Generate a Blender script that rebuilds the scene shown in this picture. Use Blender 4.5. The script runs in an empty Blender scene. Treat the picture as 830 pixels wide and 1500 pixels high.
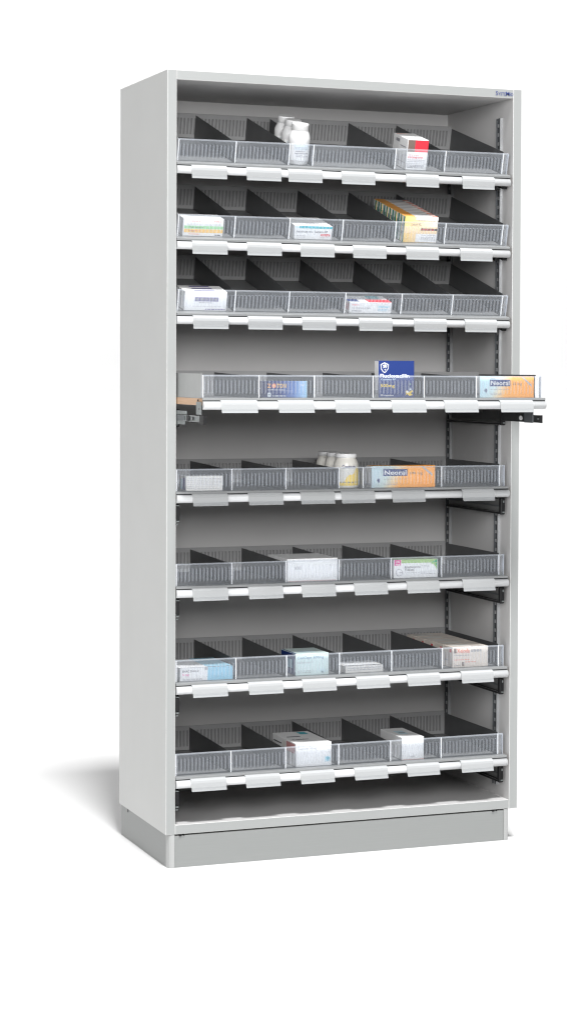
import bpy, bmesh, math, random
from mathutils import Vector, Matrix
random.seed(7)
R = math.radians
SC = bpy.context.scene
COL = SC.collection
ZF = 0.087                      # height of the plinth: cabinet carcass starts here

# ------------------------------------------------------------------ materials
def new_mat(name):
    m = bpy.data.materials.new(name); m.use_nodes = True
    nt = m.node_tree
    return m, nt, nt.nodes['Principled BSDF']

def setc(b, col, rough=.5, metal=0.0, spec=.5):
    b.inputs['Base Color'].default_value = (*col, 1)
    b.inputs['Roughness'].default_value = rough
    b.inputs['Metallic'].default_value = metal
    b.inputs['Specular IOR Level'].default_value = spec

def plain(name, col, rough=.5, metal=0.0, spec=.5, var=0.0, vscale=40, bump=0.0, bscale=900):
    m, nt, b = new_mat(name); setc(b, col, rough, metal, spec)
    if var or bump:
        tc = nt.nodes.new('ShaderNodeTexCoord')
    if var:
        n = nt.nodes.new('ShaderNodeTexNoise'); n.inputs['Scale'].default_value = vscale
        n.inputs['Detail'].default_value = 4
        nt.links.new(tc.outputs['Object'], n.inputs['Vector'])
        r = nt.nodes.new('ShaderNodeValToRGB')
        lo = tuple(max(0, c*(1-var)) for c in col); hi = tuple(min(1, c*(1+var)) for c in col)
        r.color_ramp.elements[0].position = .3; r.color_ramp.elements[1].position = .7
        r.color_ramp.elements[0].color = (*lo, 1); r.color_ramp.elements[1].color = (*hi, 1)
        nt.links.new(n.outputs['Fac'], r.inputs['Fac'])
        nt.links.new(r.outputs['Color'], b.inputs['Base Color'])
    if bump:
        n2 = nt.nodes.new('ShaderNodeTexNoise'); n2.inputs['Scale'].default_value = bscale
        nt.links.new(tc.outputs['Object'], n2.inputs['Vector'])
        bp = nt.nodes.new('ShaderNodeBump'); bp.inputs['Strength'].default_value = bump
        bp.inputs['Distance'].default_value = .0005
        nt.links.new(n2.outputs['Fac'], bp.inputs['Height'])
        nt.links.new(bp.outputs['Normal'], b.inputs['Normal'])
    return m

def clear(name, col, haze, rough=.12, tint=(.95, .965, .975)):
    """clear moulded plastic: mostly see-through with a milky part and a gloss"""
    m, nt, b = new_mat(name); setc(b, col, rough, 0, .5)
    out = nt.nodes['Material Output']
    tr = nt.nodes.new('ShaderNodeBsdfTransparent'); tr.inputs['Color'].default_value = (*tint, 1)
    fr = nt.nodes.new('ShaderNodeFresnel'); fr.inputs['IOR'].default_value = 1.45
    ad = nt.nodes.new('ShaderNodeMath'); ad.operation = 'ADD'; ad.use_clamp = True
    ad.inputs[1].default_value = haze
    nt.links.new(fr.outputs['Fac'], ad.inputs[0])
    mx = nt.nodes.new('ShaderNodeMixShader')
    nt.links.new(ad.outputs[0], mx.inputs['Fac'])
    nt.links.new(tr.outputs[0], mx.inputs[1]); nt.links.new(b.outputs[0], mx.inputs[2])
    nt.links.new(mx.outputs[0], out.inputs['Surface'])
    return m

def ramp_mat(name, stops, axis=0, size=.1, rough=.35, tilt=0.0):
    """printed gradient along one object axis"""
    m, nt, b = new_mat(name); setc(b, (1, 1, 1), rough)
    tc = nt.nodes.new('ShaderNodeTexCoord'); sp = nt.nodes.new('ShaderNodeSeparateXYZ')
    nt.links.new(tc.outputs['Object'], sp.inputs[0])
    mr = nt.nodes.new('ShaderNodeMapRange')
    mr.inputs['From Min'].default_value = -size/2; mr.inputs['From Max'].default_value = size/2
    mul = nt.nodes.new('ShaderNodeMath'); mul.operation = 'MULTIPLY_ADD'
    mul.inputs[1].default_value = tilt
    nt.links.new(sp.outputs['Z'], mul.inputs[0]); nt.links.new(sp.outputs[axis], mul.inputs[2])
    nt.links.new(mul.outputs[0], mr.inputs['Value'])
    r = nt.nodes.new('ShaderNodeValToRGB'); cr = r.color_ramp
    while len(cr.elements) < len(stops): cr.elements.new(.5)
    for e, (p, c) in zip(cr.elements, stops): e.position = p; e.color = (*c, 1)
    nt.links.new(mr.outputs[0], r.inputs['Fac']); nt.links.new(r.outputs[0], b.inputs['Base Color'])
    return m

def wood(name):
    m, nt, b = new_mat(name); setc(b, (.62, .42, .27), .6)
    tc = nt.nodes.new('ShaderNodeTexCoord'); mp = nt.nodes.new('ShaderNodeMapping')
    mp.inputs['Scale'].default_value = (6, 3, 60)
    n = nt.nodes.new('ShaderNodeTexNoise'); n.inputs['Scale'].default_value = 8; n.inputs['Detail'].default_value = 5
    r = nt.nodes.new('ShaderNodeValToRGB')
    r.color_ramp.elements[0].color = (.56, .34, .20, 1); r.color_ramp.elements[1].color = (.74, .52, .36, 1)
    nt.links.new(tc.outputs['Object'], mp.inputs[0]); nt.links.new(mp.outputs[0], n.inputs['Vector'])
    nt.links.new(n.outputs['Fac'], r.inputs['Fac']); nt.links.new(r.outputs[0], b.inputs['Base Color'])
    return m

def brushed(name, col, rough=.4, metal=.3):
    m, nt, b = new_mat(name); setc(b, col, rough, metal)
    tc = nt.nodes.new('ShaderNodeTexCoord'); mp = nt.nodes.new('ShaderNodeMapping')
    mp.inputs['Scale'].default_value = (2, 2, 260)
    n = nt.nodes.new('ShaderNodeTexNoise'); n.inputs['Scale'].default_value = 3; n.inputs['Detail'].default_value = 4
    r = nt.nodes.new('ShaderNodeValToRGB')
    r.color_ramp.elements[0].color = (*[c*.93 for c in col], 1); r.color_ramp.elements[1].color = (*[min(1, c*1.06) for c in col], 1)
    nt.links.new(tc.outputs['Object'], mp.inputs[0]); nt.links.new(mp.outputs[0], n.inputs['Vector'])
    nt.links.new(n.outputs['Fac'], r.inputs['Fac']); nt.links.new(r.outputs[0], b.inputs['Base Color'])
    return m

M = {}
M['board'] = plain('light_grey_laminate', (.55, .555, .546), .48, var=.015, vscale=6, bump=.12)
M['inner'] = plain('shaded_inner_laminate', (.525, .519, .516), .5, var=.015, vscale=8, bump=.12)  # same laminate as outside, darkened a little for the shade inside
M['edge'] = plain('front_edge_darkened', (.30, .309, .306), .42, var=.01, vscale=10)  # front edges darkened in colour to offset the strong key light
M['plinth'] = brushed('brushed_plinth', (.25, .258, .254), .42, .1)
M['post'] = brushed('pale_corner_trim', (.38, .386, .382), .38, .1)
M['steel'] = plain('grey_tray_steel', (.25, .257, .26), .42, .15, var=.03, vscale=30)
M['floorgrey'] = plain('tray_floor_grey', (.165, .167, .17), .42, 0, var=.05, vscale=25)
M['divider'] = plain('charcoal_divider_plastic', (.068, .070, .072), .42, var=.06, vscale=20)
M['rib'] = plain('grey_ribbed_plastic', (.27, .27, .272), .38, var=.04, vscale=30)
M['rib_shade'] = plain('grey_ribbed_plastic_shade', (.165, .165, .167), .38)  # groove shade put into a darker copy of the rib grey
M['wood'] = wood('raw_board_edge')
M['haze'] = clear('clear_moulded_plastic', (.82, .845, .89), .215, .1, (.985, .99, .995))
M['slot'] = clear('clear_moulded_groove', (.74, .78, .84), .025, .08, (.985, .99, .995))
M['margin'] = clear('clear_moulded_margin', (.80, .83, .87), .09, .1, (.985, .99, .995))
M['rim'] = clear('clear_moulded_rim', (.82, .85, .90), .30)
M['clip'] = clear('bright_plastic_edge', (.92, .94, .97), .75, .2)
M['rail'] = plain('white_label_strip', (.64, .65, .66), .3, var=.01, vscale=15)
M['tab'] = clear('frosted_label_holder', (.44, .45, .456), .80, .3)
M['tablip'] = clear('frosted_label_holder_lip', (.43, .442, .45), .62, .3)
M['black'] = plain('black_coated_steel', (.010, .010, .011), .5, 0, .25)
M['dsteel'] = plain('dark_runner_steel', (.035, .037, .038), .35, .4, var=.1, vscale=60)
M['wall_shade'] = plain('shaded_wall_grey', (.22, .22, .22), .45, .2, var=.05, vscale=40)  # side wall in shade, put into the grey of the runner plate
M['zinc'] = plain('zinc_steel', (.21, .23, .23), .35, .5, var=.15, vscale=60)
M['track'] = plain('slotted_upright_steel', (.13, .14, .15), .4, .4)
M['tracke'] = plain('upright_bright_lip', (.42, .43, .44), .35, .4)
M['slot_shade'] = plain('slot_shade_black', (.006, .006, .006), .7)  # near-black standing for the shade inside the slots
M['floor'] = plain('white_studio_floor', (.615, .615, .615), .7, spec=.1)
def P(name, col, rough=.42): 
    if name not in M: M[name] = plain(name, col, rough, var=.015, vscale=60)
    return M[name]
P('white', (.82, .82, .82)); P('offwhite', (.74, .72, .68)); P('cream', (.74, .67, .60)); P('ink', (.06, .06, .08)); P('greyink', (.30, .30, .33))
P('paleink', (.42, .42, .45)); P('slateblue', (.16, .24, .38)); P('red', (.72, .03, .05)); P('salmon', (.78, .25, .18)); P('orange', (.86, .40, .10)); P('amber', (.88, .55, .16))
P('peach', (.86, .66, .40)); P('yellow', (.80, .58, .08)); P('green', (.03, .36, .14)); P('mint', (.30, .62, .32)); P('lime', (.36, .55, .20)); P('teal', (.05, .42, .50))
P('navy', (.016, .034, .16)); P('blue', (.010, .032, .17)); P('sky', (.32, .60, .75)); P('paleblue', (.60, .76, .82)); P('pink', (.72, .06, .30))
P('brown', (.17, .12, .10)); P('violet', (.16, .13, .30)); P('palecell', (.62, .74, .73)); P('dgreen', (.01, .22, .14)); P('logoblue', (.03, .05, .20))
P('bottlewhite', (.66, .66, .66), .3); P('cap', (.68, .68, .68), .35); P('labelgrey', (.62, .68, .72)); P('bottlecream', (.70, .68, .63), .3); P('rose', (.60, .30, .30))
M['zoton'] = ramp_mat('dark_to_light_blue_print', [(0, (.008, .010, .05)), (.42, (.016, .035, .19)), (.72, (.10, .20, .48)), (.9, (.34, .54, .78)), (1, (.38, .60, .80))], 0, .125)
M['neo'] = ramp_mat('pale_blue_to_orange_print', [(0, (.55, .74, .80)), (.20, (.66, .78, .78)), (.31, (.86, .70, .46)), (.45, (.95, .45, .07)), (1, (.95, .40, .045))], 0, .16, tilt=-.5)
M['neo2'] = ramp_mat('pale_blue_to_orange_print_wide', [(0, (.50, .62, .66)), (.18, (.58, .66, .62)), (.29, (.82, .62, .36)), (.42, (.93, .43, .07)), (1, (.93, .38, .045))], 0, .19, tilt=-.5)
M['row'] = ramp_mat('amber_to_white_print', [(0, (.88, .62, .20)), (.35, (.88, .66, .36)), (1, (.86, .78, .66))], 0, .096)

# ------------------------------------------------------------------ mesh builder
class MB:
    def __init__(self): self.v = []; self.f = []; self.m = []; self.mats = []; self.smooth = set()
    def mi(self, key):
        if key not in self.mats: self.mats.append(key)
        return self.mats.index(key)
    def poly(self, pts, mat, smooth=False):
        b = len(self.v); self.v += [tuple(p) for p in pts]
        self.f.append(tuple(range(b, b+len(pts)))); self.m.append(self.mi(mat))
        if smooth: self.smooth.add(len(self.f)-1)
    def box(self, x0, x1, y0, y1, z0, z1, mat, mats=None):
        """mats: dict of side letters l r f b t u -> material"""
        mats = mats or {}
        g = lambda s: mats.get(s, mat)
        b = len(self.v)
        self.v += [(x0,y0,z0),(x1,y0,z0),(x1,y1,z0),(x0,y1,z0),(x0,y0,z1),(x1,y0,z1),(x1,y1,z1),(x0,y1,z1)]
        for q, s in (((0,3,2,1),'u'),((4,5,6,7),'t'),((0,1,5,4),'f'),((1,2,6,5),'r'),((2,3,7,6),'b'),((3,0,4,7),'l')):
            self.f.append(tuple(b+i for i in q)); self.m.append(self.mi(g(s)))
    def prism_x(self, prof, x0, x1, mat, smooth=False):
        """closed (y,z) profile, counter-clockwise seen from +x, extruded along x"""
        n = len(prof); b = len(self.v)
        self.v += [(x0, y, z) for y, z in prof] + [(x1, y, z) for y, z in prof]
        for i in range(n):
            j = (i+1) % n
            self.f.append((b+i, b+n+i, b+n+j, b+j)); self.m.append(self.mi(mat))
            if smooth: self.smooth.add(len(self.f)-1)
        self.f.append(tuple(b+i for i in range(n))); self.m.append(self.mi(mat))
        self.f.append(tuple(b+n+i for i in reversed(range(n)))); self.m.append(self.mi(mat))
    def prism_z(self, prof, z0, z1, mat):
        n = len(prof); b = len(self.v)
        self.v += [(x, y, z0) for x, y in prof] + [(x, y, z1) for x, y in prof]
        for i in range(n):
            j = (i+1) % n
            self.f.append((b+i, b+j, b+n+j, b+n+i)); self.m.append(self.mi(mat))
        self.f.append(tuple(b+i for i in reversed(range(n)))); self.m.append(self.mi(mat))
        self.f.append(tuple(b+n+i for i in range(n))); self.m.append(self.mi(mat))
    def lathe(self, prof, mat, n=40, c=(0, 0)):
        """(r,z) profile from bottom to top; closes at the axis when r = 0. mat: key or function(i, angle)->key"""
        b = len(self.v)
        for r, z in prof:
            for k in range(n):
                a = 2*math.pi*k/n; self.v.append((c[0]+r*math.cos(a), c[1]+r*math.sin(a), z))
        for i in range(len(prof)-1):
            for k in range(n):
                k2 = (k+1) % n
                self.f.append((b+i*n+k, b+i*n+k2, b+(i+1)*n+k2, b+(i+1)*n+k))
                self.m.append(self.mi(mat(i, 2*math.pi*(k+.5)/n) if callable(mat) else mat)); self.smooth.add(len(self.f)-1)
        top = mat(len(prof)-2, 0) if callable(mat) else mat
        self.f.append(tuple(b+(len(prof)-1)*n+k for k in range(n))); self.m.append(self.mi(top))
        self.f.append(tuple(b+k for k in reversed(range(n)))); self.m.append(self.mi(mat(0, 0) if callable(mat) else mat))
    def text(self, s, x, z, h, mat, y=0.0, width=None, bold=0.0, face='f', align='LEFT', shear=0.0):
        """flat lettering: face 'f' on a front (x,z at depth y), 't' on a top (x,y at height z)"""
        c = bpy.data.curves.new('lettering', 'FONT'); c.body = s; c.size = 1.0; c.offset = bold; c.shear = shear
        c.align_x = 'LEFT'; c.resolution_u = 2
        o = bpy.data.objects.new('lettering', c); COL.objects.link(o)
        dg = bpy.context.evaluated_depsgraph_get(); dg.update()
        me = bpy.data.meshes.new_from_object(o.evaluated_get(dg))
        bpy.data.objects.remove(o); bpy.data.curves.remove(c)
        if len(me.vertices) == 0: bpy.data.meshes.remove(me); return
        xs = [v.co.x for v in me.vertices]
        x0, w = min(xs), max(xs)-min(xs)
        sy = h/.70; sx = sy if width is None else width/w
        off = {'LEFT': 0, 'CENTER': -w*sx/2, 'RIGHT': -w*sx}[align]
        b = len(self.v)
        for v in me.vertices:
            X = x+off+(v.co.x-x0)*sx; V = v.co.y*sy
            self.v.append((X, y, z+V) if face == 'f' else (X, y+V, z))
        for p in me.polygons:
            self.f.append(tuple(b+i for i in p.vertices)); self.m.append(self.mi(mat))
        bpy.data.meshes.remove(me)
    def mesh(self, name, bevel=0.0, seg=2):
        me = bpy.data.meshes.new(name)
        me.from_pydata(self.v, [], self.f)
        for k in self.mats: me.materials.append(M[k])
        for i, p in enumerate(me.polygons):
            p.material_index = self.m[i]; p.use_smooth = i in self.smooth
        if bevel:
            bm = bmesh.new(); bm.from_mesh(me)
            es = [e for e in bm.edges if len(e.link_faces) == 2 and e.calc_face_angle(0) > .5]
            bmesh.ops.bevel(bm, geom=es, offset=bevel, segments=seg, affect='EDGES', profile=.5, clamp_overlap=True)
            bm.to_mesh(me); bm.free()
        me.update()
        return me

def obj(name, me, parent=None, loc=(0, 0, 0), rot=(0, 0, 0), **props):
    o = bpy.data.objects.new(name, me); COL.objects.link(o)
    o.location = loc; o.rotation_euler = rot
    if parent is not None: o.parent = parent
    for k, v in props.items(): o[k] = v
    return o
def thing(name, label, cat, loc=(0, 0, 0), rot=(0, 0, 0), group=None):
    o = obj(name, None, None, loc, rot, label=label, category=cat)
    if group: o['group'] = group
    return o

# ------------------------------------------------------------------ cabinet
W, D, T, H = 1.0, .465, .025, 1.9767
cab = thing('pharmacy_cabinet', 'tall open-fronted light grey cabinet with eight pull-out medicine trays', 'cabinet', (0, 0, 0))
def part(name, mb, parent, bevel=0.0, **k):
    return obj(name, mb.mesh(name, bevel), parent, **k)

for x0, x1, inner in ((0, T, 'r'), (W-T, W, 'l')):
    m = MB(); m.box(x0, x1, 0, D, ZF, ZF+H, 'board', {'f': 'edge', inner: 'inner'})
    part('side_panel', m, cab, .0012)
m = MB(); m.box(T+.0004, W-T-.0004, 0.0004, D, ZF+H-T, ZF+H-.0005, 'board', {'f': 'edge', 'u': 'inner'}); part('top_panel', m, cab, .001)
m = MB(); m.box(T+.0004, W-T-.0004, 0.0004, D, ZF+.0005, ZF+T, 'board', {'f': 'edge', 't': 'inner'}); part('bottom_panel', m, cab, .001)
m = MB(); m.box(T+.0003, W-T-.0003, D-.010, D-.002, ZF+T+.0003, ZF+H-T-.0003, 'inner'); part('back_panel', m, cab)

# plinth with chamfered corner trims
px0, px1, pd = .006, .978, D-.004
m = MB(); m.box(px0+.017, px1-.017, .003, .021, 0, ZF-.0035, 'plinth')
pl = part('plinth', m, cab, .0008)
m = MB(); m.box(px0, px0+.018, .0175, pd, 0, ZF-.0008, 'plinth'); part('plinth_side', m, pl)
m = MB(); m.box(px1-.018, px1, .0175, pd, 0, ZF-.0008, 'plinth'); part('plinth_side', m, pl)
c = .011
m = MB(); m.prism_z([(px0-.0005, c+.004), (px0+.004, .004), (px0+c-.002, .0005), (px0+.0175, -.0008), (px0+.0175, .0185), (px0-.0005, .0185)], 0, ZF-.0012, 'post'); part('corner_trim', m, pl, .0008)
m = MB(); m.prism_z([(px1-.0175, -.0008), (px1-c+.002, .0005), (px1-.004, .004), (px1+.0005, c+.004), (px1+.0005, .0185), (px1-.0175, .0185)], 0, ZF-.0012, 'post'); part('corner_trim', m, pl, .0008)
for x in (.036, .925):
    m = MB(); m.box(x, x+.007, -.0006, .012, ZF-.0048, ZF-.0002, 'black'); m.box(x+.011, x+.014, -.0004, .012, ZF-.004, ZF-.0002, 'black')
    part('plinth_clip', m, pl)
m = MB(); m.box(px0-.0014, px0+.006, D-.075, D-.069, ZF-.012, ZF-.002, 'dsteel'); part('plinth_clip', m, pl)

# slotted uprights: flat strip with real slots
def upright(side, y0, y1, z1):
    m = MB(); xw = W-T if side > 0 else T
    xa, xb = (xw-.0065, xw-.005) if side > 0 else (xw+.005, xw+.0065)
    w = y1-y0; s0, s1 = y0+w*.36, y1-w*.26
    z0 = ZF+T+.03
    m.box(xa, xb, y0, s0, z0, z1, 'track'); m.box(xa, xb, s1, y1, z0, z1, 'track')
    z = z0; pitch = .025
    while z < z1-.012:
        m.box(xa, xb, s0, s1, z, min(z+.009, z1), 'tracke'); z += pitch
    m.box(xa, xb, s0, s1, z1-.006, z1, 'track')
    for ya, yb, mt in ((y0, y0+.0016, 'tracke'), (y1-.0016, y1, 'track')):      # returned lips to the wall
        lo, hi = sorted((xw-.0001*side, xw-.0075*side)); m.box(lo, hi, ya-.0002, yb+.0002, z0-.0005, z1+.0005, mt)
    lo, hi = sorted((xw-.0002*side, xw-.0008*side)); m.box(lo, hi, y0+.002, y1-.002, z0, z1, 'slot_shade')  # black sheet behind the slots stands for their inner shade
    part('upright_rail', m, cab)
for sd in (1, -1):
    upright(sd, .0700, .0960, ZF+1.905); upright(sd, .412, .438, ZF+1.905)

# maker's lettering on the top front edge
m = MB(); zt = ZF+H-.0187; y = -.0009
xs = .9215
m.text('S', xs, zt, .0112, 'logoblue', y, .0068, .006); m.text('YSTE', xs+.0075, zt, .0088, 'logoblue', y, .0225, .005)
m.text('M', xs+.0307, zt, .0112, 'logoblue', y, .0098, .006); m.text('ED', xs+.0412, zt, .0088, 'logoblue', y, .0115, .005)
part('logo', m, cab)

# ------------------------------------------------------------------ trays
TZ = {1: 1.740, 2: 1.545, 3: 1.352, 4: 1.136, 5: .890, 6: .644, 7: .393, 8: .1485}
TILT = {1: 15., 2: 15., 3: 15.}
TY = {4: -.230}
X0, X1, YG, YB, GH, BH = .031, .951, .020, .400, .0575, .067
DIV = {1: [.187, .334, .401, .634, .779], 2: [.185, .335, .484, .635, .780], 3: [.1866, .3347, .4924, .6535, .802],
       4: [.1795, .327, .487, .629, .777], 5: [.182, .331, .4806, .5494, .777], 6: [.1827, .332, .4818, .631, .7786],
       7: [.1945, .3345, .4836, .6335, .782], 8: [.182, .3328, .4825, .6317, .780]}
STD = [.066, .214, .3645, .517, .665, .823]
TAB = {1: [.063, .211, .325, .474, .658, .822], 2: [.065, .213, .360, .507, .659, .817], 3: [.068, .216, .365, .525, .683, .832],
       4: [.070, .220, .372, .526, .673, .832], 5: [.066, .217, .361, .475, .620, .825], 6: [.067, .218, .365, .513, .664, .828],
       7: [.067, .219, .368, .520, .667, .825], 8: [.064, .212, .364, .516, .667, .826]}

def panel_mesh(name, h, back):
    """ribbed moulded panel: pill shaped grooves on the inner face. local x 0..L, y 0 (front) .. th, z 0..h"""
    m = MB(); L = (X1 if back else X1+.012)-X0; th = .0026; pitch = .01; n = int((L-.010)/pitch); s = (L-n*pitch)/2
    body, groove, rim = ('rib', 'rib_shade', 'rib') if back else ('haze', 'slot', 'rim')
    z0, z1 = .0095, h-.0125
    yf, yb = (0, th)
    # smooth outer face, rims
    if back:
        face, other, dep = 0.0, th, -.0014      # grooves face the front of the tray
    else:
        face, other, dep = th, 0.0, .0016
    fy = face
    def q(xa, xb, za, zb, yy, mat):
        p = [(xa, yy, za), (xb, yy, za), (xb, yy, zb), (xa, yy, zb)]
        m.poly(p if back else p[::-1], mat)
    q(0, L, 0, z0, fy, body if back else 'margin'); q(0, L, z1, h-.004, fy, body if back else 'margin'); q(0, L, h-.004, h, fy, rim)
    q(0, s, z0, z1, fy, body); q(L-s, L, z0, z1, fy, body)
    g = .0056
    for i in range(n):
        xa = s+i*pitch; x1_ = xa+(pitch-g)/2; x2_ = x1_+g; xb = xa+pitch
        q(xa, x1_, z0, z1, fy, body); q(x2_, xb, z0, z1, fy, body)
        # groove: a half-round bar standing proud of the face with rounded ends
        k = 4; ang = [math.pi*j/k for j in range(k+1)]
        prof = [(x1_+g/2-g/2*math.cos(a), fy+dep*math.sin(a)) for a in ang]
        for (xa1, ya1), (xa2, ya2) in zip(prof, prof[1:]):
            p = [(xa1, ya1, z0+.0022), (xa2, ya2, z0+.0022), (xa2, ya2, z1-.0022), (xa1, ya1, z1-.0022)]
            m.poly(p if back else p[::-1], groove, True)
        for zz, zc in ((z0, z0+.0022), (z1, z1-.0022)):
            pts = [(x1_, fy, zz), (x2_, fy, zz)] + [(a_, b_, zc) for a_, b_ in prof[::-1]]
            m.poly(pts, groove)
    if not back:
        # outer face in one sheet, edges
        m.poly([(0, 0, 0), (L, 0, 0), (L, 0, h), (0, 0, h)], 'slot')
    m.poly([(0, 0, h), (L, 0, h), (L, th, h), (0, th, h)], rim)
    m.poly([(0, 0, 0), (0, 0, h), (0, th, h), (0, th, 0)], rim); m.poly([(L, 0, 0), (L, th, 0), (L, th, h), (L, 0, h)], rim)
    if back: m.poly([(0, th, 0), (0, th, h), (L, th, h), (L, th, 0)], 'rib')
    return m.mesh(name)

ME = {}
ME['front'] = panel_mesh('front_panel', GH, False)
ME['back'] = panel_mesh('back_wall', BH, True)
m = MB(); m.box(0.0285, X1+.0035, .001, YB+.004, -.019, -.0006, 'wood', {'t': 'floorgrey', 'u': 'floorgrey', 'f': 'steel'})
ME['base'] = m.mesh('base', .0005, 1)
# steel front lip, ledge under the clear panel, with a turned-down nose
m = MB(); m.prism_x([(-.001, -.0055), (.0005, -.0062), (.003, -.0055), (.003, -.0005), (.029, -.0005), (.029, .0004), (.0005, .0004), (-.001, -.0005)], .0262, .9675, 'steel')
m.box(.0262, .9675, .0008, .0018, -.027, -.0056, 'dsteel')  # dark plate puts the shadow line under the lip into colour
ME['lip'] = m.mesh('front_lip')
# half-round label strip
prof = [(.0004, -.0085)] + [(-.0006-.0105*math.sin(a), -.0188+.0100*math.cos(a)) for a in [math.pi*i/12 for i in range(13)]] + [(.0004, -.0292)]
prof = [(y_, z_) for y_, z_ in prof]
m = MB(); m.prism_x(prof, .0265, .9665, 'rail', True); ME['rail'] = m.mesh('label_strip')
# label holder: thin curved hood over the strip with a flared lower lip
outer = [(-.002, -.0052), (-.0075, -.0066), (-.0115, -.0105), (-.0135, -.0160), (-.0138, -.0215), (-.0140, -.0275), (-.0152, -.0325), (-.0175, -.0370)]
inner_ = [(y_+.0012, z_-.0003) for y_, z_ in outer]
m = MB(); m.prism_x(outer[:6]+inner_[:6][::-1], 0, .0955, 'tab'); m.prism_x(outer[5:]+inner_[5:][::-1], .0012, .0955, 'tablip'); ME['tab'] = m.mesh('label_holder', .0004, 1)
m = MB(); m.box(-.0007, .0007, YG+.004, YB-.0018, -.0004, BH-.004, 'divider'); 
# sloping top edge from the back wall down to the front panel
for i, v in enumerate(m.v):
    if v[2] > .01 and v[1] < .1: m.v[i] = (v[0], v[1], GH-.004)
ME['div'] = m.mesh('divider', .0003, 1)
m = MB(); m.box(-.0010, .0010, YG-.0012, YG+.0042, .0003, GH-.0015, 'clip'); m.box(-.0018, .0018, YG-.0014, YG-.0004, .022, .0245, 'rim'); m.box(-.0018, .0018, YG-.0014, YG-.0004, .004, .0065, 'rim')
ME['clip'] = m.mesh('divider_clip', .0003, 1)
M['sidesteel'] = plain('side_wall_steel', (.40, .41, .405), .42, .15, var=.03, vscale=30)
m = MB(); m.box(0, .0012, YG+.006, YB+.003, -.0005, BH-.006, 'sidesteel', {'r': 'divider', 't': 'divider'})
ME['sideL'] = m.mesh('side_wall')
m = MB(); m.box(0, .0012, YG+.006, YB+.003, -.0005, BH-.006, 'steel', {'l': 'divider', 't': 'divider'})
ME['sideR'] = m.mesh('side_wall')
m = MB(); m.box(0, .0014, YG-.001, YG+.011, .0002, GH-.001, 'rim'); ME['corner'] = m.mesh('panel_return')

GRP = 'pull-out trays in the cabinet'
LAB = {1: 'topmost sloping tray, holding three white bottles and a red and white carton',
       2: 'sloping tray second from the top, holding a row of orange cartons',
       3: 'sloping tray third from the top, holding white cartons with violet bands',
       4: 'level tray pulled out of the cabinet, holding two blue cartons and an orange one',
       5: 'level tray just below the pulled-out one, holding yellow-labelled bottles and an orange carton',
       6: 'level tray third from the bottom, holding one wide white carton and a green-topped one',
       7: 'level tray second from the bottom, holding pale blue cartons and a cream row',
       8: 'lowest level tray, holding two white cartons above the empty cabinet floor'}
TRAY = {}
def make_tray(k):
    t = thing('pull_out_tray', LAB[k], 'tray', (0, TY.get(k, 0), ZF+TZ[k]), (R(TILT.get(k, 0)), 0, 0), GRP)
    TRAY[k] = t
    obj('base', ME['base'], t); obj('front_lip', ME['lip'], t)
    obj('side_wall', ME['sideL'], t, (X0-.001, 0, 0)); obj('side_wall', ME['sideR'], t, (X1-.0002, 0, 0))
    obj('back_wall', ME['back'], t, (X0, YB, .0002))
    fp = obj('front_panel', ME['front'], t, (X0, YG, .0006))
    for x in [X0+.0018]+DIV[k]+[X1-.0018]: obj('divider_clip', ME['clip'], fp, (x-X0, -YG, 0))
    for x in (X0-.0006, X1+.0122): obj('panel_return', ME['corner'], fp, (x-X0, -YG, 0))
    for x in DIV[k]: obj('divider', ME['div'], t, (x, 0, 0))
    rl = obj('label_strip', ME['rail'], t)
    for x in TAB[k]: obj('label_holder', ME['tab'], rl, (x, 0, 0))
    return t
for k in range(1, 9): make_tray(k)

# ------------------------------------------------------------------ runners and brackets fixed in the cabinet
def runner(side, z):
    """fixed channel of a tray runner on a side wall; z = tray floor level"""
    s = side; xw = (W-T-.0078) if s > 0 else (T+.0015)
    def bx(m, xa, xb, *a):
        lo, hi = sorted((xw-s*xa, xw-s*xb)); m.box(lo, hi, *a)
    m = MB(); dark = 'wall_shade' if s > 0 else 'zinc'
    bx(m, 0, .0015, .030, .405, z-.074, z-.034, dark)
    bx(m, .0015, .013, .032, .405, z-.0785, z-.072, 'black'); bx(m, .0015, .013, .034, .405, z-.038, z-.033, 'black')
    bx(m, .0015, .0035, .045, .405, z-.060, z-.054, 'track')
    r = part('runner', m, cab, .0008)
    m = MB(); bx(m, .0002, .0145, .0185, .0325, z-.079, z-.0325, 'black')
    part('runner_end', m, r, .0035)
    m = MB(); bx(m, .004, .0075, .0165, .0183, z-.046, z-.040, 'zinc'); bx(m, .003, .0095, .0165, .0183, z-.074, z-.0705, 'zinc'); part('runner_catch', m, r)
    return r
for k in (4, 5, 6, 7, 8):
    r = runner(1, ZF+TZ[k])
    # left: only the nose of the runner and a wire hook show past the side panel
    z = ZF+TZ[k]
    r = runner(-1, z)
    if k != 4:
        m = MB(); m.box(T+.001, T+.0095, -.004, .017, z-.071, z-.039, 'black'); part('runner_end', m, r, .001)
        m = MB(); m.box(T+.001, T+.008, -.0045, .015, z-.0775, z-.0745, 'zinc'); m.box(T+.001, T+.006, -.0035, .015, z-.0845, z-.082, 'zinc'); m.box(T+.001, T+.0085, -.0045, .012, z-.0365, z-.0345, 'zinc')
        part('runner_catch', m, r)
for k in (1, 2, 3):       # sloping supports under the three upper trays
    for sd in (1, -1):
        m = MB(); xa, xb = (.954, .9685) if sd > 0 else (.0262, .0285)
        m.box(xa, xb, .012, .40, -.040, -.030, 'black')
        m.box(xa, xb, .060, .105, -.052, -.038, 'dsteel')
        o = part('tray_support', m, cab, .001); o.location = (0, 0, ZF+TZ[k]); o.rotation_euler = (R(TILT[k]), 0, 0)

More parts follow.
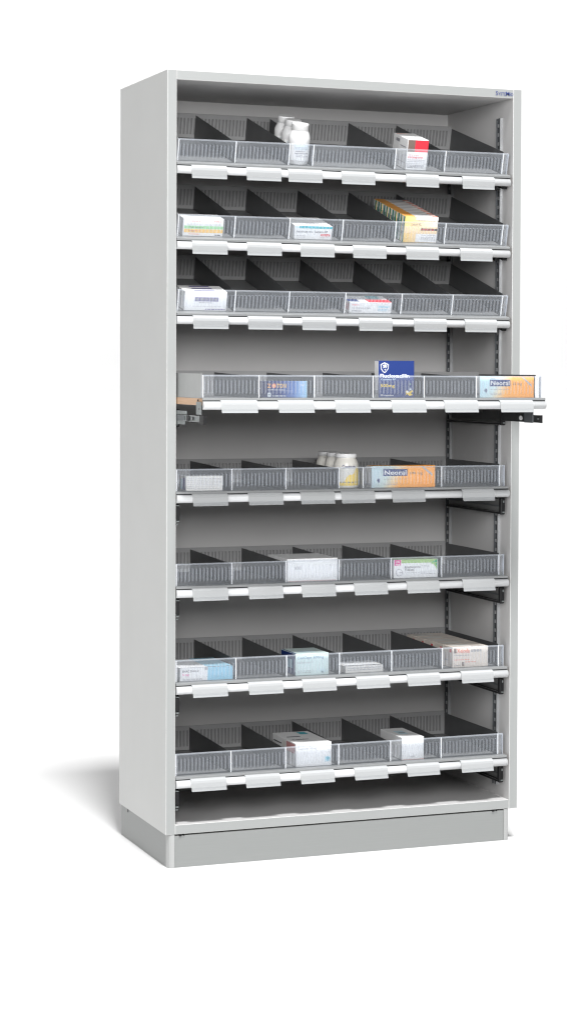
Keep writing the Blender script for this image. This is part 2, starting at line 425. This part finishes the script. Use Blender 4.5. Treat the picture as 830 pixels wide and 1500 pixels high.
# the pulled-out tray's own slide members
t4 = TRAY[4]
m = MB(); m.box(.9555, .9575, .001, .60, -.0660, -.0460, 'dsteel'); m.box(.9555, .9572, .060, .38, -.0465, -.0195, 'dsteel')
sl = part('slide_member', m, t4)
m = MB(); m.box(.9530, .9553, .046, .100, -.0672, -.0195, 'track'); part('slide_bracket', m, sl, .0004)
m = MB(); m.box(.9530, .9600, -.0005, .0008, -.0664, -.0456, 'black'); m.box(.9535, .9553, .012, .020, -.058, -.053, 'zinc'); part('slide_end_cap', m, sl, .0003)
m = MB(); m.prism_x([(.1255+.0105*math.cos(a), -.0557+.0062*math.sin(a)) for a in [2*math.pi*i/20 for i in range(20)]], .9544, .9553, 'white'); part('slide_hole', m, sl)
m = MB()
m.box(.0285, .0305, .010, .36, -.0600, -.0460, 'zinc'); m.box(.0272, .0290, .010, .36, -.0480, -.0452, 'steel'); m.box(.0272, .0290, .010, .36, -.0612, -.0588, 'steel')
m.box(.0262, .0288, .145, .36, -.0440, -.0350, 'zinc'); m.box(.0266, .0284, .160, .36, -.0700, -.0610, 'zinc'); m.box(.0264, .0284, .165, .36, -.0600, -.0460, 'track')
sl = part('slide_member', m, t4, .0005)
m = MB(); m.box(.0252, .0325, -.009, .026, -.0660, -.0435, 'black'); part('slide_end_cap', m, sl, .0012)
m = MB(); m.box(.0260, .0272, .012, .056, -.0420, -.0100, 'zinc'); m.box(.0258, .0276, .026, .034, -.030, -.025, 'dsteel'); m.box(.0258, .0276, .040, .046, -.009, -.004, 'black'); part('slide_bracket', m, sl)
m = MB(); m.box(.0258, .0280, .118, .140, -.0600, -.0455, 'black'); m.box(.0256, .0274, .085, .100, -.0575, -.0490, 'steel'); part('slide_roller', m, sl, .001)

# ------------------------------------------------------------------ medicine on the trays
def place(k, x, y, z=0.0006):
    a = R(TILT.get(k, 0)); p = Matrix.Rotation(a, 3, 'X') @ Vector((x, y, z)) + Vector((0, TY.get(k, 0), ZF+TZ[k]))
    return p, (a, 0, 0)
E_ = .0004
def carton(x0, x1, d, h, mat='white', sides=None, deco=None, bevel=.0007):
    """a folded card box; origin at the middle of its front bottom edge"""
    w = x1-x0; m = MB()
    m.box(-w/2, w/2, 0, d, 0, h, mat, sides)
    me = m.mesh('medicine_carton', bevel, 1)
    if deco:
        n = MB(); n.w, n.h, n.d = w, h, d
        deco(n)
        me2 = n.mesh('print')
        bm = bmesh.new(); bm.from_mesh(me); off = len(me.materials)
        bm2 = bmesh.new(); bm2.from_mesh(me2)
        for f in bm2.faces: f.material_index += off
        tmp = bpy.data.meshes.new('tmp'); bm2.to_mesh(tmp); bm2.free()
        for mt in me2.materials: me.materials.append(mt)
        bm.from_mesh(tmp); bm.to_mesh(me); bm.free()
        bpy.data.meshes.remove(tmp); bpy.data.meshes.remove(me2)
    return me, (x0+x1)/2
# print helpers (fractions of the carton's faces)
def F(n, a, b, c, d, mat, lift=1):
    n.poly([(-n.w/2+a*n.w, -E_*lift, b*n.h), (-n.w/2+c*n.w, -E_*lift, b*n.h), (-n.w/2+c*n.w, -E_*lift, d*n.h), (-n.w/2+a*n.w, -E_*lift, d*n.h)], mat)
def FP(n, pts, mat, lift=1):
    n.poly([(-n.w/2+a*n.w, -E_*lift, b*n.h) for a, b in pts], mat)
def TP(n, a, b, c, d, mat, lift=1):
    n.poly([(-n.w/2+a*n.w, b*n.d, n.h+E_*lift), (-n.w/2+c*n.w, b*n.d, n.h+E_*lift), (-n.w/2+c*n.w, d*n.d, n.h+E_*lift), (-n.w/2+a*n.w, d*n.d, n.h+E_*lift)], mat)
def LP(n, a, b, c, d, mat, lift=1):
    X = -n.w/2-E_*lift
    n.poly([(X, c*n.d, b*n.h), (X, a*n.d, b*n.h), (X, a*n.d, d*n.h), (X, c*n.d, d*n.h)], mat)
def TX(n, s, a, b, hh, mat, width=None, bold=.008, lift=2, align='LEFT', shear=0):
    n.text(s, -n.w/2+a*n.w, b*n.h, hh*n.h, mat, -E_*lift, None if width is None else width*n.w, bold, 'f', align, shear)
def TT(n, s, a, b, hh, mat, width=None, bold=.008, lift=2):
    n.text(s, -n.w/2+a*n.w, n.h+E_*lift, hh, mat, b*n.d, None if width is None else width*n.w, bold, 't')
def disc(n, a, b, r, mat, lift=1, ring=0.0, seg=24):
    cx, cz = -n.w/2+a*n.w, b*n.h
    if not ring:
        n.poly([(cx+r*math.cos(2*math.pi*i/seg), -E_*lift, cz+r*math.sin(2*math.pi*i/seg)) for i in range(seg)], mat)
    else:
        for i in range(seg):
            p = [(rr, 2*math.pi*j/seg) for rr, j in ((r, i), (r, i+1), (ring, i+1), (ring, i))]
            n.poly([(cx+q*math.cos(t), -E_*lift, cz+q*math.sin(t)) for q, t in p], mat)
def lines(n, a, c, rows, mat, hh=.03, lift=2, seed=1):
    """small print: rows of short word-length dashes"""
    rnd = random.Random(seed)
    for b in rows:
        x = a
        while x < c:
            w = min(rnd.uniform(.03, .09), c-x); F(n, x, b, x+w, b+hh, mat, lift); x += w+.014

def item(name, label, cat, k, me, x, y, group=None, z=.0006):
    p, r = place(k, x, y, z)
    o = obj(name, me, None, p, r, label=label, category=cat)
    if group: o['group'] = group
    return o
YF = .0275
def box_item(label, k, x0, x1, d, h, mat='white', sides=None, deco=None, y=YF, group=None):
    me, cx = carton(x0, x1, d, h, mat, sides, deco)
    return item('medicine_carton', label, 'medicine box', k, me, cx, y, group), me, cx

# tray 1
def deco(n):
    F(n, .02, .60, .36, .985, 'brown'); F(n, .36, .60, .995, .985, 'red')
    TX(n, 'Viread', .08, .47, .055, 'rose', .50); TX(n, 'Ciclosporin', .06, .39, .07, 'red', .72, .015)
    lines(n, .06, .9, (.32, .27), 'paleink', .018); F(n, .0, .205, 1, .215, 'paleink'); lines(n, .06, .85, (.15, .11, .07), 'greyink', .018, seed=4)
    LP(n, .1, .70, .5, .73, 'greyink'); LP(n, .1, .2, .8, .22, 'paleink'); LP(n, .55, .8, .8, .9, 'greyink')
    TP(n, .05, .86, .6, .90, 'salmon')
box_item('upright white carton with red and brown squares above its small print', 1, .6683, .7285, .107, .082, 'white', None, deco)

def bottle(prof_body, prof_cap, body_mat, cap_mat, extra=None):
    m = MB(); m.lathe(prof_body, body_mat, 48)
    if extra: extra(m)
    b = m.mesh('body')
    m = MB(); m.lathe(prof_cap, cap_mat, 48); 
    c = m.mesh('cap')
    return b, c
pb = [(.0240, 0), (.0262, .0012), (.0270, .004), (.0278, .030), (.0288, .060), (.0290, .066), (.0284, .0710), (.0268, .0775), (.0240, .0840), (.0222, .0880), (.0216, .0905)]
pc = [(.0213, .0890), (.0222, .0895), (.0222, .1040), (.0222, .1062), (.0212, .1072)]
def lab1(m):
    r0 = .0283
    for (a0, a1, z0, z1, mt) in ((-150, -35, .012, .056, 'white'), (-132, -45, .040, .054, 'labelgrey'), (-125, -70, .0355, .0375, 'greyink'), (-128, -50, .030, .032, 'greyink'), (-120, -85, .026, .0275, 'paleink'), (-118, -48, .022, .0235, 'greyink'), (-128, -70, .0462, .0475, 'greyink'), (-128, -60, .0430, .0440, 'greyink')):
        N = 12; rr = r0+(.0004 if mt == 'white' else .0008)
        rz = lambda z: rr+(z-.030)*.0333
        for i in range(N):
            A, B = R(a0+(a1-a0)*i/N), R(a0+(a1-a0)*(i+1)/N)
            m.poly([(rz(z0)*math.cos(A), rz(z0)*math.sin(A), z0), (rz(z0)*math.cos(B), rz(z0)*math.sin(B), z0), (rz(z1)*math.cos(B), rz(z1)*math.sin(B), z1), (rz(z1)*math.cos(A), rz(z1)*math.sin(A), z1)], mt, True)
b1, c1 = bottle(pb, pc, 'bottlewhite', 'cap', lab1)
for i, w in enumerate(('front', 'middle', 'rear')):
    p, r = place(1, .3690, .0520+i*.0595)
    t = thing('pill_bottle', f'{w} one of the three plain white bottles on the topmost tray', 'bottle', p, r, 'white bottles on the top tray')
    obj('body', b1, t); obj('cap', c1, t)

# tray 2
def deco(n):
    F(n, .03, .42, .99, .585, 'mint'); F(n, .03, .20, .99, .40, 'amber'); TX(n, 'Tacrolimus', .16, .47, .07, 'ink', .34)
    lines(n, .15, .42, (.83, .29, .10), 'salmon', .035); lines(n, .76, .95, (.82,), 'salmon', .05); lines(n, .10, .95, (.68, .63), 'paleink', .02, seed=3); TX(n, '5 mg', .14, .26, .08, 'ink', .14); lines(n, .80, .93, (.06,), 'ink', .05)
box_item('small white carton with a green stripe over a yellow stripe', 2, .0484, .1568, .060, .0465, 'white', None, deco)
def deco(n):
    F(n, .02, .80, 1, .985, 'teal'); F(n, .02, .80, .12, .985, 'paleblue', 2)
    TX(n, 'Azathioprine Tablets BP', .04, .50, .15, 'ink', .84, .012); F(n, .70, .26, .95, .41, 'red'); TX(n, '50 mg', .73, .29, .09, 'white', .18, .01, 3)
    lines(n, .06, .3, (.14, .24), 'paleink', .03); lines(n, .70, .95, (.14,), 'paleink', .03)
box_item('flat white carton with a teal band and a small red tag', 2, .3526, .4578, .115, .0365, 'white', None, deco)
def deco(n):
    F(n, 0, .36, 1, .62, 'peach'); F(n, .36, 0.02, 1, .34, 'white'); F(n, .33, .87, 1, .99, 'white'); F(n, .50, .47, 1, .555, 'salmon')
    TX(n, 'Lescol XL', .2, .66, .085, 'brown', .30, .01); lines(n, .40, .92, (.84,), 'greyink', .018); lines(n, .52, .90, (.49,), 'red', .03, seed=2)
    lines(n, .52, .95, (.28, .20, .15, .10), 'paleink', .018, seed=5)
    TP(n, .0, .02, .30, .99, 'orange'); TP(n, .84, .10, 1, .62, 'salmon'); TP(n, .30, .62, .84, .92, 'paleink')
    LP(n, .02, .01, .42, .99, 'dgreen'); LP(n, .42, .30, .99, .40, 'paleink'); LP(n, .5, .6, .9, .75, 'greyink')
NB = 11; dd = (.2690-YF)/NB
me, cx = carton(.6630, .7590, dd-.0006, .0705, 'row', {'l': 'white', 't': 'white', 'r': 'white', 'b': 'white'}, deco, .0005)
ORD = ['first', 'second', 'third', 'fourth', 'fifth', 'sixth', 'seventh', 'eighth', 'ninth', 'tenth', 'eleventh']
for i in range(NB):
    lab = 'frontmost orange and white carton of the long row, its face showing' if i == 0 else f'{ORD[i]} carton from the front in the long row of orange and white cartons'
    if i == NB-1: lab = 'rearmost carton of the long row of orange and white cartons'
    item('medicine_carton', lab, 'medicine box', 2, me, cx+random.uniform(-.0008, .0008), YF+i*dd, 'row of orange and white cartons')

# tray 3
def deco(n):
    F(n, .24, .49, .80, .70, 'violet')
    for a, b in ((.26, .33), (.36, .47), (.50, .55), (.58, .67), (.70, .77)): F(n, a, .53, b, .66, 'greyink', 2)
    F(n, .345, .40, .65, .43, 'greyink'); F(n, .2, .22, .88, .235, 'paleink'); lines(n, .50, .97, (.06,), 'violet', .04)
    TP(n, .24, .25, .72, .72, 'violet')
dd = (.0965-YF)/3
me, cx = carton(.0524, .1665, dd-.0006, .0505, 'white', None, deco)
for i, w in enumerate(('front', 'middle', 'rear')):
    lab = 'front white carton with a violet printed panel, two more tucked behind it' if i == 0 else f'{w} of the three white cartons with violet top bars'
    item('medicine_carton', lab, 'medicine box', 3, me, cx-.0008*i, YF+i*dd, 'white cartons with violet bars')
def deco(n):
    TX(n, 'Rapamune', .06, .72, .12, 'red', .16); TX(n, 'Co-dydramol tabs', .06, .42, .14, 'greyink', .44); lines(n, .06, .30, (.16,), 'greyink', .08)
    F(n, .67, .52, .95, .72, 'paleblue'); TX(n, '500 mg', .70, .55, .13, 'sky', .2, .01, 3); lines(n, .68, .92, (.22, .34), 'sky', .05)
    TP(n, .45, .03, 1, .45, 'red'); TP(n, .0, .10, .25, .5, 'navy'); TP(n, .55, .6, .85, .95, 'teal'); LP(n, 0.1, .2, .9, .8, 'rose')
box_item('thin white carton with a red and navy top and pale blue tag', 3, .5085, .6290, .075, .0295, 'white', None, deco)

# tray 4 (pulled out)
def deco(n):
    def w(s, x, col, ww): TX(n, s, x, .60, .24, col, ww, .02)
    w('Z', .145, 'orange', .075); disc(n, .285, .722, .0058, 'salmon', 2); disc(n, .285, .722, .0028, 'amber', 3); w('TON', .345, 'amber', .20)
    lines(n, .15, .52, (.45,), 'labelgrey', .035); F(n, .42, .40, .70, .412, 'labelgrey')
    F(n, .15, .06, .22, .30, 'labelgrey'); F(n, .165, .16, .20, .20, 'navy', 2); lines(n, .25, .55, (.08,), 'labelgrey', .05); lines(n, .86, .95, (.80, .74), 'white', .025); F(n, .965, .02, .99, .98, 'sky')
box_item('dark to light blue carton with orange lettering on the pulled-out tray', 4, .1858, .3102, .060, .0420, 'zoton', {'t': 'blue', 'l': 'navy', 'r': 'sky'}, deco)
def deco(n):
    # shield emblem
    FP(n, [(.05, .90), (.16, .955), (.28, .90), (.27, .78), (.21, .70), (.165, .665), (.11, .70), (.06, .78)], 'white')
    FP(n, [(.072, .887), (.16, .930), (.258, .887), (.25, .785), (.20, .718), (.165, .692), (.125, .718), (.08, .785)], 'blue', 2)
    FP(n, [(.11, .88), (.19, .90), (.23, .86), (.20, .80), (.17, .83), (.12, .79), (.13, .84)], 'white', 3); FP(n, [(.15, .77), (.20, .78), (.185, .73)], 'white', 3)
    TX(n, 'Flucloxacillin', .04, .545, .095, 'white', .82, .02); TX(n, 'Capsules BP', .06, .475, .042, 'paleblue', .42)
    TX(n, '500mg', .05, .285, .085, 'yellow', .40, .02); TX(n, '28 capsules', .05, .045, .045, 'white', .36, .01)
    FP(n, [(.74, .05), (.80, .10), (.86, .05), (.96, .07), (.90, .12), (.97, .17), (.94, .21), (.86, .15), (.79, .20), (.75, .15), (.78, .12)], 'yellow')
    FP(n, [(.86, .20), (.90, .29), (.92, .20)], 'labelgrey', 2); disc(n, .805, .155, .003, 'white', 2); disc(n, .89, .37, .0014, 'mint')
    LP(n, .1, .1, .9, .2, 'paleink')
box_item('tall deep blue carton with a white shield emblem and yellow dosage', 4, .5050, .6040, .030, .0955, 'blue', {'l': 'white', 't': 'offwhite'}, deco)
def neo(txt, lw):
    def deco(n):
        F(n, .18, .535, .56, .85, 'navy'); TX(n, 'Neoral', .20, .595, .20, 'white', .34, .014, 3); TX(n, txt, .60, .60, .11, 'brown', lw, .004)
        lines(n, .19, .56, (.38,), 'greyink', .018); lines(n, .19, .40, (.20, .13), 'paleink', .02); F(n, .19, .885, .28, .91, 'greyink')
        disc(n, .108, .34, .0046, 'greyink', 1, .0032); F(n, .10, .24, .125, .42, 'navy', 2); F(n, .085, .33, .11, .36, 'navy', 2)
        FP(n, [(.76, .985), (.80, .985), (.955, .62), (.955, .50)], 'paleink')
        TP(n, 0, 0, 1, .98, 'orange'); LP(n, .1, .1, .9, .2, 'paleink')
    return deco
box_item('orange and pale blue carton at the end of the pulled-out tray', 4, .7905, .9470, .028, .0560, 'neo', {'l': 'white'}, neo('25 mg', .17))

# tray 5
def deco(n):
    lines(n, .30, .96, (.80, .70, .58, .50), 'greyink', .03, seed=9); lines(n, .03, .22, (.80, .70, .58, .44, .30, .15), 'paleink', .03, seed=8); lines(n, .30, .9, (.40, .30, .13), 'paleink', .025, seed=11); F(n, .25, .05, .26, .93, 'paleink')
    LP(n, .1, .05, .6, .9, 'violet'); LP(n, .6, .1, .95, .8, 'sky')
box_item('small off-white carton covered in fine grey print, blue left side', 5, .0600, .1595, .050, .0385, 'offwhite', None, deco)
pb5 = [(.0290, 0), (.0325, .0015), (.0335, .005), (.0335, .058), (.0328, .065), (.0305, .0715), (.0270, .0770), (.0255, .0800), (.0255, .0830)]
pc5 = [(.0262, .0810), (.0285, .0816), (.0290, .0825), (.0290, .0900), (.0285, .0915), (.0270, .0922)]
def lab5(m):
    rr = .0339; N = 30; a0, a1 = -160, -20
    for i in range(N):
        A, B = R(a0+(a1-a0)*i/N), R(a0+(a1-a0)*(i+1)/N)
        f = lambda t: .016+.036*max(0, min(1, (t-.20)/.55))**1.1+.004*math.sin(t*18)
        zA, zB = f(i/N), f((i+1)/N)
        m.poly([(rr*math.cos(A), rr*math.sin(A), .007), (rr*math.cos(B), rr*math.sin(B), .007), (rr*math.cos(B), rr*math.sin(B), zB), (rr*math.cos(A), rr*math.sin(A), zA)], 'yellow', True)
        if .15 < i/N < .9 and i % 4 != 3:
            r2 = rr+.0004; m.poly([(r2*math.cos(A), r2*math.sin(A), .015), (r2*math.cos(B), r2*math.sin(B), .015), (r2*math.cos(B), r2*math.sin(B), .0172), (r2*math.cos(A), r2*math.sin(A), .0172)], 'ink')
    # curved lettering
    t = MB(); t.text('Centrum', -.0190, .0540, .0085, 'navy', 0, .038, .006)
    b = len(m.v)
    for x, y, z in t.v:
        a = R(-96)+x/(rr+.0006); m.v.append(((rr+.0006)*math.cos(a), (rr+.0006)*math.sin(a), z))
    for f in t.f: m.f.append(tuple(b+i for i in f)); m.m.append(m.mi('navy'))
b5, c5 = bottle(pb5, pc5, 'bottlecream', 'cap', lab5)
for i, w in enumerate(('front', 'middle', 'rear')):
    p, r = place(5, .5145, .0600+i*.0685)
    lab = 'front white bottle with a yellow wave on its label' if i == 0 else f'{w} one of the three wide white bottles with yellow labels'
    t = thing('vitamin_bottle', lab, 'bottle', p, r, 'white bottles with yellow labels')
    obj('body', b5, t); obj('cap', c5, t)
box_item('long orange and pale blue carton beside the yellow-labelled bottles', 5, .5757, .7612, .040, .0585, 'neo2', {'l': 'offwhite'}, neo('100 mg', .20))

# tray 6
def deco(n):
    F(n, .14, .52, .27, .535, 'paleink'); F(n, .14, .64, .27, .655, 'paleink'); F(n, .26, .535, .27, .64, 'paleink'); lines(n, .15, .25, (.57,), 'paleink', .05)
    F(n, .02, .015, .98, .03, 'rose')
box_item('wide plain white carton filling its compartment', 6, .3378, .4800, .160, .0605, 'white', None, deco)
def deco(n):
    F(n, .17, .80, .985, .99, 'lime'); FP(n, [(.985, .99), (.985, .40), (.965, .60), (.92, .72), (.85, .80)], 'green', 2); FP(n, [(.965, .40), (.945, .58), (.90, .70), (.82, .79), (.975, .81), (.985, .80), (.94, .72), (.967, .62)], 'lime', 3)
    F(n, .015, .68, .16, .985, 'pink'); TX(n, '25', .045, .84, .10, 'white', .08, .02, 3); TX(n, 'mg', .035, .71, .09, 'white', .10, .02, 3)
    TX(n, 'Azathioprine', .24, .53, .12, 'ink', .36, .008); TX(n, 'Tablets', .24, .38, .12, 'ink', .22, .008); lines(n, .24, .95, (.27,), 'paleink', .015); lines(n, .62, .80, (.64, .56), 'paleink', .02)
    disc(n, .12, .30, .0098, 'greyink', 1, .0085); F(n, .12, .29, .19, .315, 'greyink', 2); lines(n, .6, .95, (.33, .2), 'paleink', .015, seed=5)
box_item('white carton with a lime green top band and pink square', 6, .6415, .7702, .055, .0500, 'white', {'t': 'lime'}, deco)

# tray 7
def deco(n):
    F(n, .52, .02, .995, .99, 'sky'); F(n, .47, .78, .53, .97, 'paleink', 2); TX(n, 'ENAC Di-Nutr', .05, .66, .15, 'ink', .31, .012); TX(n, '5 mg', .05, .42, .15, 'pink', .12, .015)
    lines(n, .06, .42, (.14, .08), 'paleink', .03); F(n, 0, .0, .52, .03, 'paleink'); TP(n, .52, 0.01, .995, .99, 'sky')
box_item('long low carton, white left half and light blue right half', 7, .0448, .1890, .175, .0355, 'white', None, deco)
def deco(n):
    TX(n, 'CellCept 500mg', .05, .76, .115, 'slateblue', .80, .01, 2, 'LEFT', .15); F(n, .04, .60, .55, .612, 'paleink'); lines(n, .06, .45, (.56, .20, .12), 'paleink', .02)
    for a in (20, 50, 80, 110, 140):
        c_, s_ = math.cos(R(a)), math.sin(R(a)); bx, bz = .80, .10
        FP(n, [(bx+.02*-s_, bz+.03*c_), (bx+.25*c_, bz+.40*s_), (bx+.02*s_, bz-.03*c_)] if a < 90 else [(bx+.25*c_, bz+.40*s_), (bx-.02, bz), (bx+.02, bz)], 'paleblue')
    LP(n, .02, .02, .98, .98, 'blue'); LP(n, .2, .3, .8, .7, 'sky', 2); TP(n, 0.0, .04, .05, .96, 'navy'); TP(n, .25, .2, .7, .5, 'paleblue')
box_item('cube-like pale green carton with a dark blue left side', 7, .3623, .4560, .118, .0580, 'palecell', None, deco)
def deco(n):
    lines(n, .05, .95, (.62, .35), 'paleink', .10, seed=7); TP(n, .04, .08, .9, .9, 'white')
box_item('thin cream carton lying flat beside the pale green one', 7, .5035, .6122, .095, .0190, 'offwhite', None, deco)
def deco(n):
    F(n, .04, .70, .11, .93, 'brown'); TX(n, 'Xeloda', .12, .71, .20, 'salmon', .36, .02); lines(n, .52, .82, (.80, .74), 'greyink', .05); lines(n, .04, .50, (.57,), 'greyink', .03); lines(n, .04, .48, (.36,), 'salmon', .03)
    F(n, .27, .05, .33, .26, 'brown'); lines(n, .36, .66, (.24,), 'salmon', .03); lines(n, .04, .22, (.08,), 'greyink', .03)
    LP(n, .10, .72, .30, .88, 'red'); LP(n, .45, .3, .8, .36, 'paleink'); TP(n, .1, .2, .6, .8, 'offwhite'); TP(n, .55, .1, .9, .16, 'paleink')
NB = 5; dd = (.3515-YF)/NB
me, cx = carton(.8150, .9220, dd-.0008, .0565, 'cream', None, deco)
for i in range(NB):
    lab = 'frontmost cream carton of the row, with brown and orange print' if i == 0 else f'{ORD[i]} carton from the front in the row of five cream cartons'
    item('medicine_carton', lab, 'medicine box', 7, me, cx-.0006*i, YF+i*dd, 'row of cream cartons')

# tray 8
def deco(n):
    F(n, 0, .845, 1, .855, 'paleink'); TX(n, 'Mycophenolate', .05, .88, .05, 'greyink', .42, .005); TX(n, 'Capsules 20mg', .05, .74, .085, 'greyink', .52, .01)
    F(n, .80, .16, .97, .40, 'paleblue'); disc(n, .89, .29, .0062, 'sky', 2); lines(n, .84, .96, (.31, .26), 'teal', .03, 3)
    LP(n, .04, .55, .40, .95, 'rose'); LP(n, .05, .3, .95, .31, 'paleink'); LP(n, .6, .55, .95, .60, 'ink'); LP(n, .6, .72, .95, .77, 'ink'); LP(n, .45, .2, .55, .9, 'offwhite')
    n.text('Capsules', -n.w/2+.12*n.w, n.h+E_*2, .014, 'ink', .30*n.d, .45*n.w, .01, 't'); TP(n, .12, .55, .5, .60, 'ink'); TP(n, .62, .74, .85, .92, 'teal'); TP(n, .3, .16, .9, .18, 'paleink')
box_item('deep white carton with black print on top and a blue spot low on its front', 8, .3648, .4653, .193, .0625, 'white', None, deco, y=.0285)
def deco(n):
    F(n, 0, .88, 1, .888, 'paleink'); lines(n, .42, .58, (.14, .10), 'paleink', .025); F(n, .0, .0, 1, .012, 'salmon'); TP(n, .25, .35, .65, .7, 'paleblue'); TP(n, .3, .45, .6, .5, 'greyink', 2)
box_item('narrow plain white carton with a pale blue patch on top', 8, .6680, .7327, .158, .0610, 'white', None, deco, y=.0285)

# ------------------------------------------------------------------ setting
m = MB()
sweep = [(-3.2, 0)]+[(3.4+1.3*math.sin(a), 1.3-1.3*math.cos(a)) for a in [math.pi/2*i/16 for i in range(17)]]+[(4.7, 5.5)]
for (ya, za), (yb, zb) in zip(sweep, sweep[1:]):
    m.poly([(-4.5, ya, za), (7.5, ya, za), (7.5, yb, zb), (-4.5, yb, zb)], 'floor', True)
o = obj('floor', m.mesh('floor'), None); o['kind'] = 'structure'

# ------------------------------------------------------------------ light
w = bpy.data.worlds.new('World'); SC.world = w; w.use_nodes = True
bg = w.node_tree.nodes['Background']; bg.inputs[0].default_value = (1, 1, 1, 1); bg.inputs[1].default_value = .22
def area(name, loc, target, size, power, col=(1, 1, 1), spread=180):
    l = bpy.data.lights.new(name, 'AREA'); l.spread = R(spread); l.shape = 'RECTANGLE'; l.size, l.size_y = size; l.energy = power; l.color = col
    o = bpy.data.objects.new(name, l); COL.objects.link(o); o.location = loc
    o.rotation_euler = (Vector(target)-Vector(loc)).to_track_quat('-Z', 'Y').to_euler()
    return o
area('studio_softbox', (-.5, -7.4, 16.2), (.4, .2, .6), (2.6, 2.4), 4600)
area('studio_fill', (-5.0, -4.5, 3.2), (.3, .2, 1.6), (2.0, 2.0), 24, spread=90)
area('added_front_fill', (-.8, -4.9, 2.30), (.5, .1, 1.75), (1.8, 1.7), 50, spread=85)  # added fill, lifts the cartons and the interior from the front
area('added_backdrop_light', (1.9, 2.3, 5.4), (1.9, 4.9, 1.6), (8.0, .6), 98)  # added out of view to whiten the sweep behind the cabinet

# ------------------------------------------------------------------ camera
cd = bpy.data.cameras.new('Camera'); cam = bpy.data.objects.new('Camera', cd); COL.objects.link(cam); SC.camera = cam
cx_, cy_, cz_, rz_, rx_, ry_, f_, ppx, ppy = -1.619951716782912, -5.6414656024753045, 1.2174124329640095, -0.4043012674110449, 0.02756714832610714, 0.005754663607922303, 3312.8494657698648, 659.2111946821425, 628.5610496936864
def rot3():
    cz, sz = math.cos(rz_), math.sin(rz_); c2, s2 = math.cos(rx_), math.sin(rx_); c3, s3 = math.cos(ry_), math.sin(ry_)
    yaw = Matrix(((cz, sz, 0), (-sz, cz, 0), (0, 0, 1))); base = Matrix(((1, 0, 0), (0, 0, -1), (0, 1, 0)))
    pit = Matrix(((1, 0, 0), (0, c2, -s2), (0, s2, c2))); rol = Matrix(((c3, -s3, 0), (s3, c3, 0), (0, 0, 1)))
    return rol @ pit @ base @ yaw
mm = rot3(); rgt, dwn, fwd = mm[0], mm[1], mm[2]
rm = Matrix((rgt, -dwn, -fwd)).transposed().to_4x4()
cam.matrix_world = Matrix.Translation((cx_, cy_, cz_+ZF)) @ rm
cd.sensor_fit = 'VERTICAL'; cd.sensor_height = 36; cd.lens = f_*36/1500
cd.shift_x = (415-ppx)/1500; cd.shift_y = (ppy-750)/1500
cd.clip_start = .05; cd.clip_end = 300

SC.view_settings.view_transform = 'Standard'; SC.view_settings.look = 'None'
SC.view_settings.exposure = 0; SC.view_settings.gamma = 1
SC.cycles.use_denoising = True; SC.cycles.filter_width = 1.2; SC.cycles.use_adaptive_sampling = False
SC.cycles.max_bounces = 10; SC.cycles.diffuse_bounces = 5; SC.cycles.transparent_max_bounces = 24
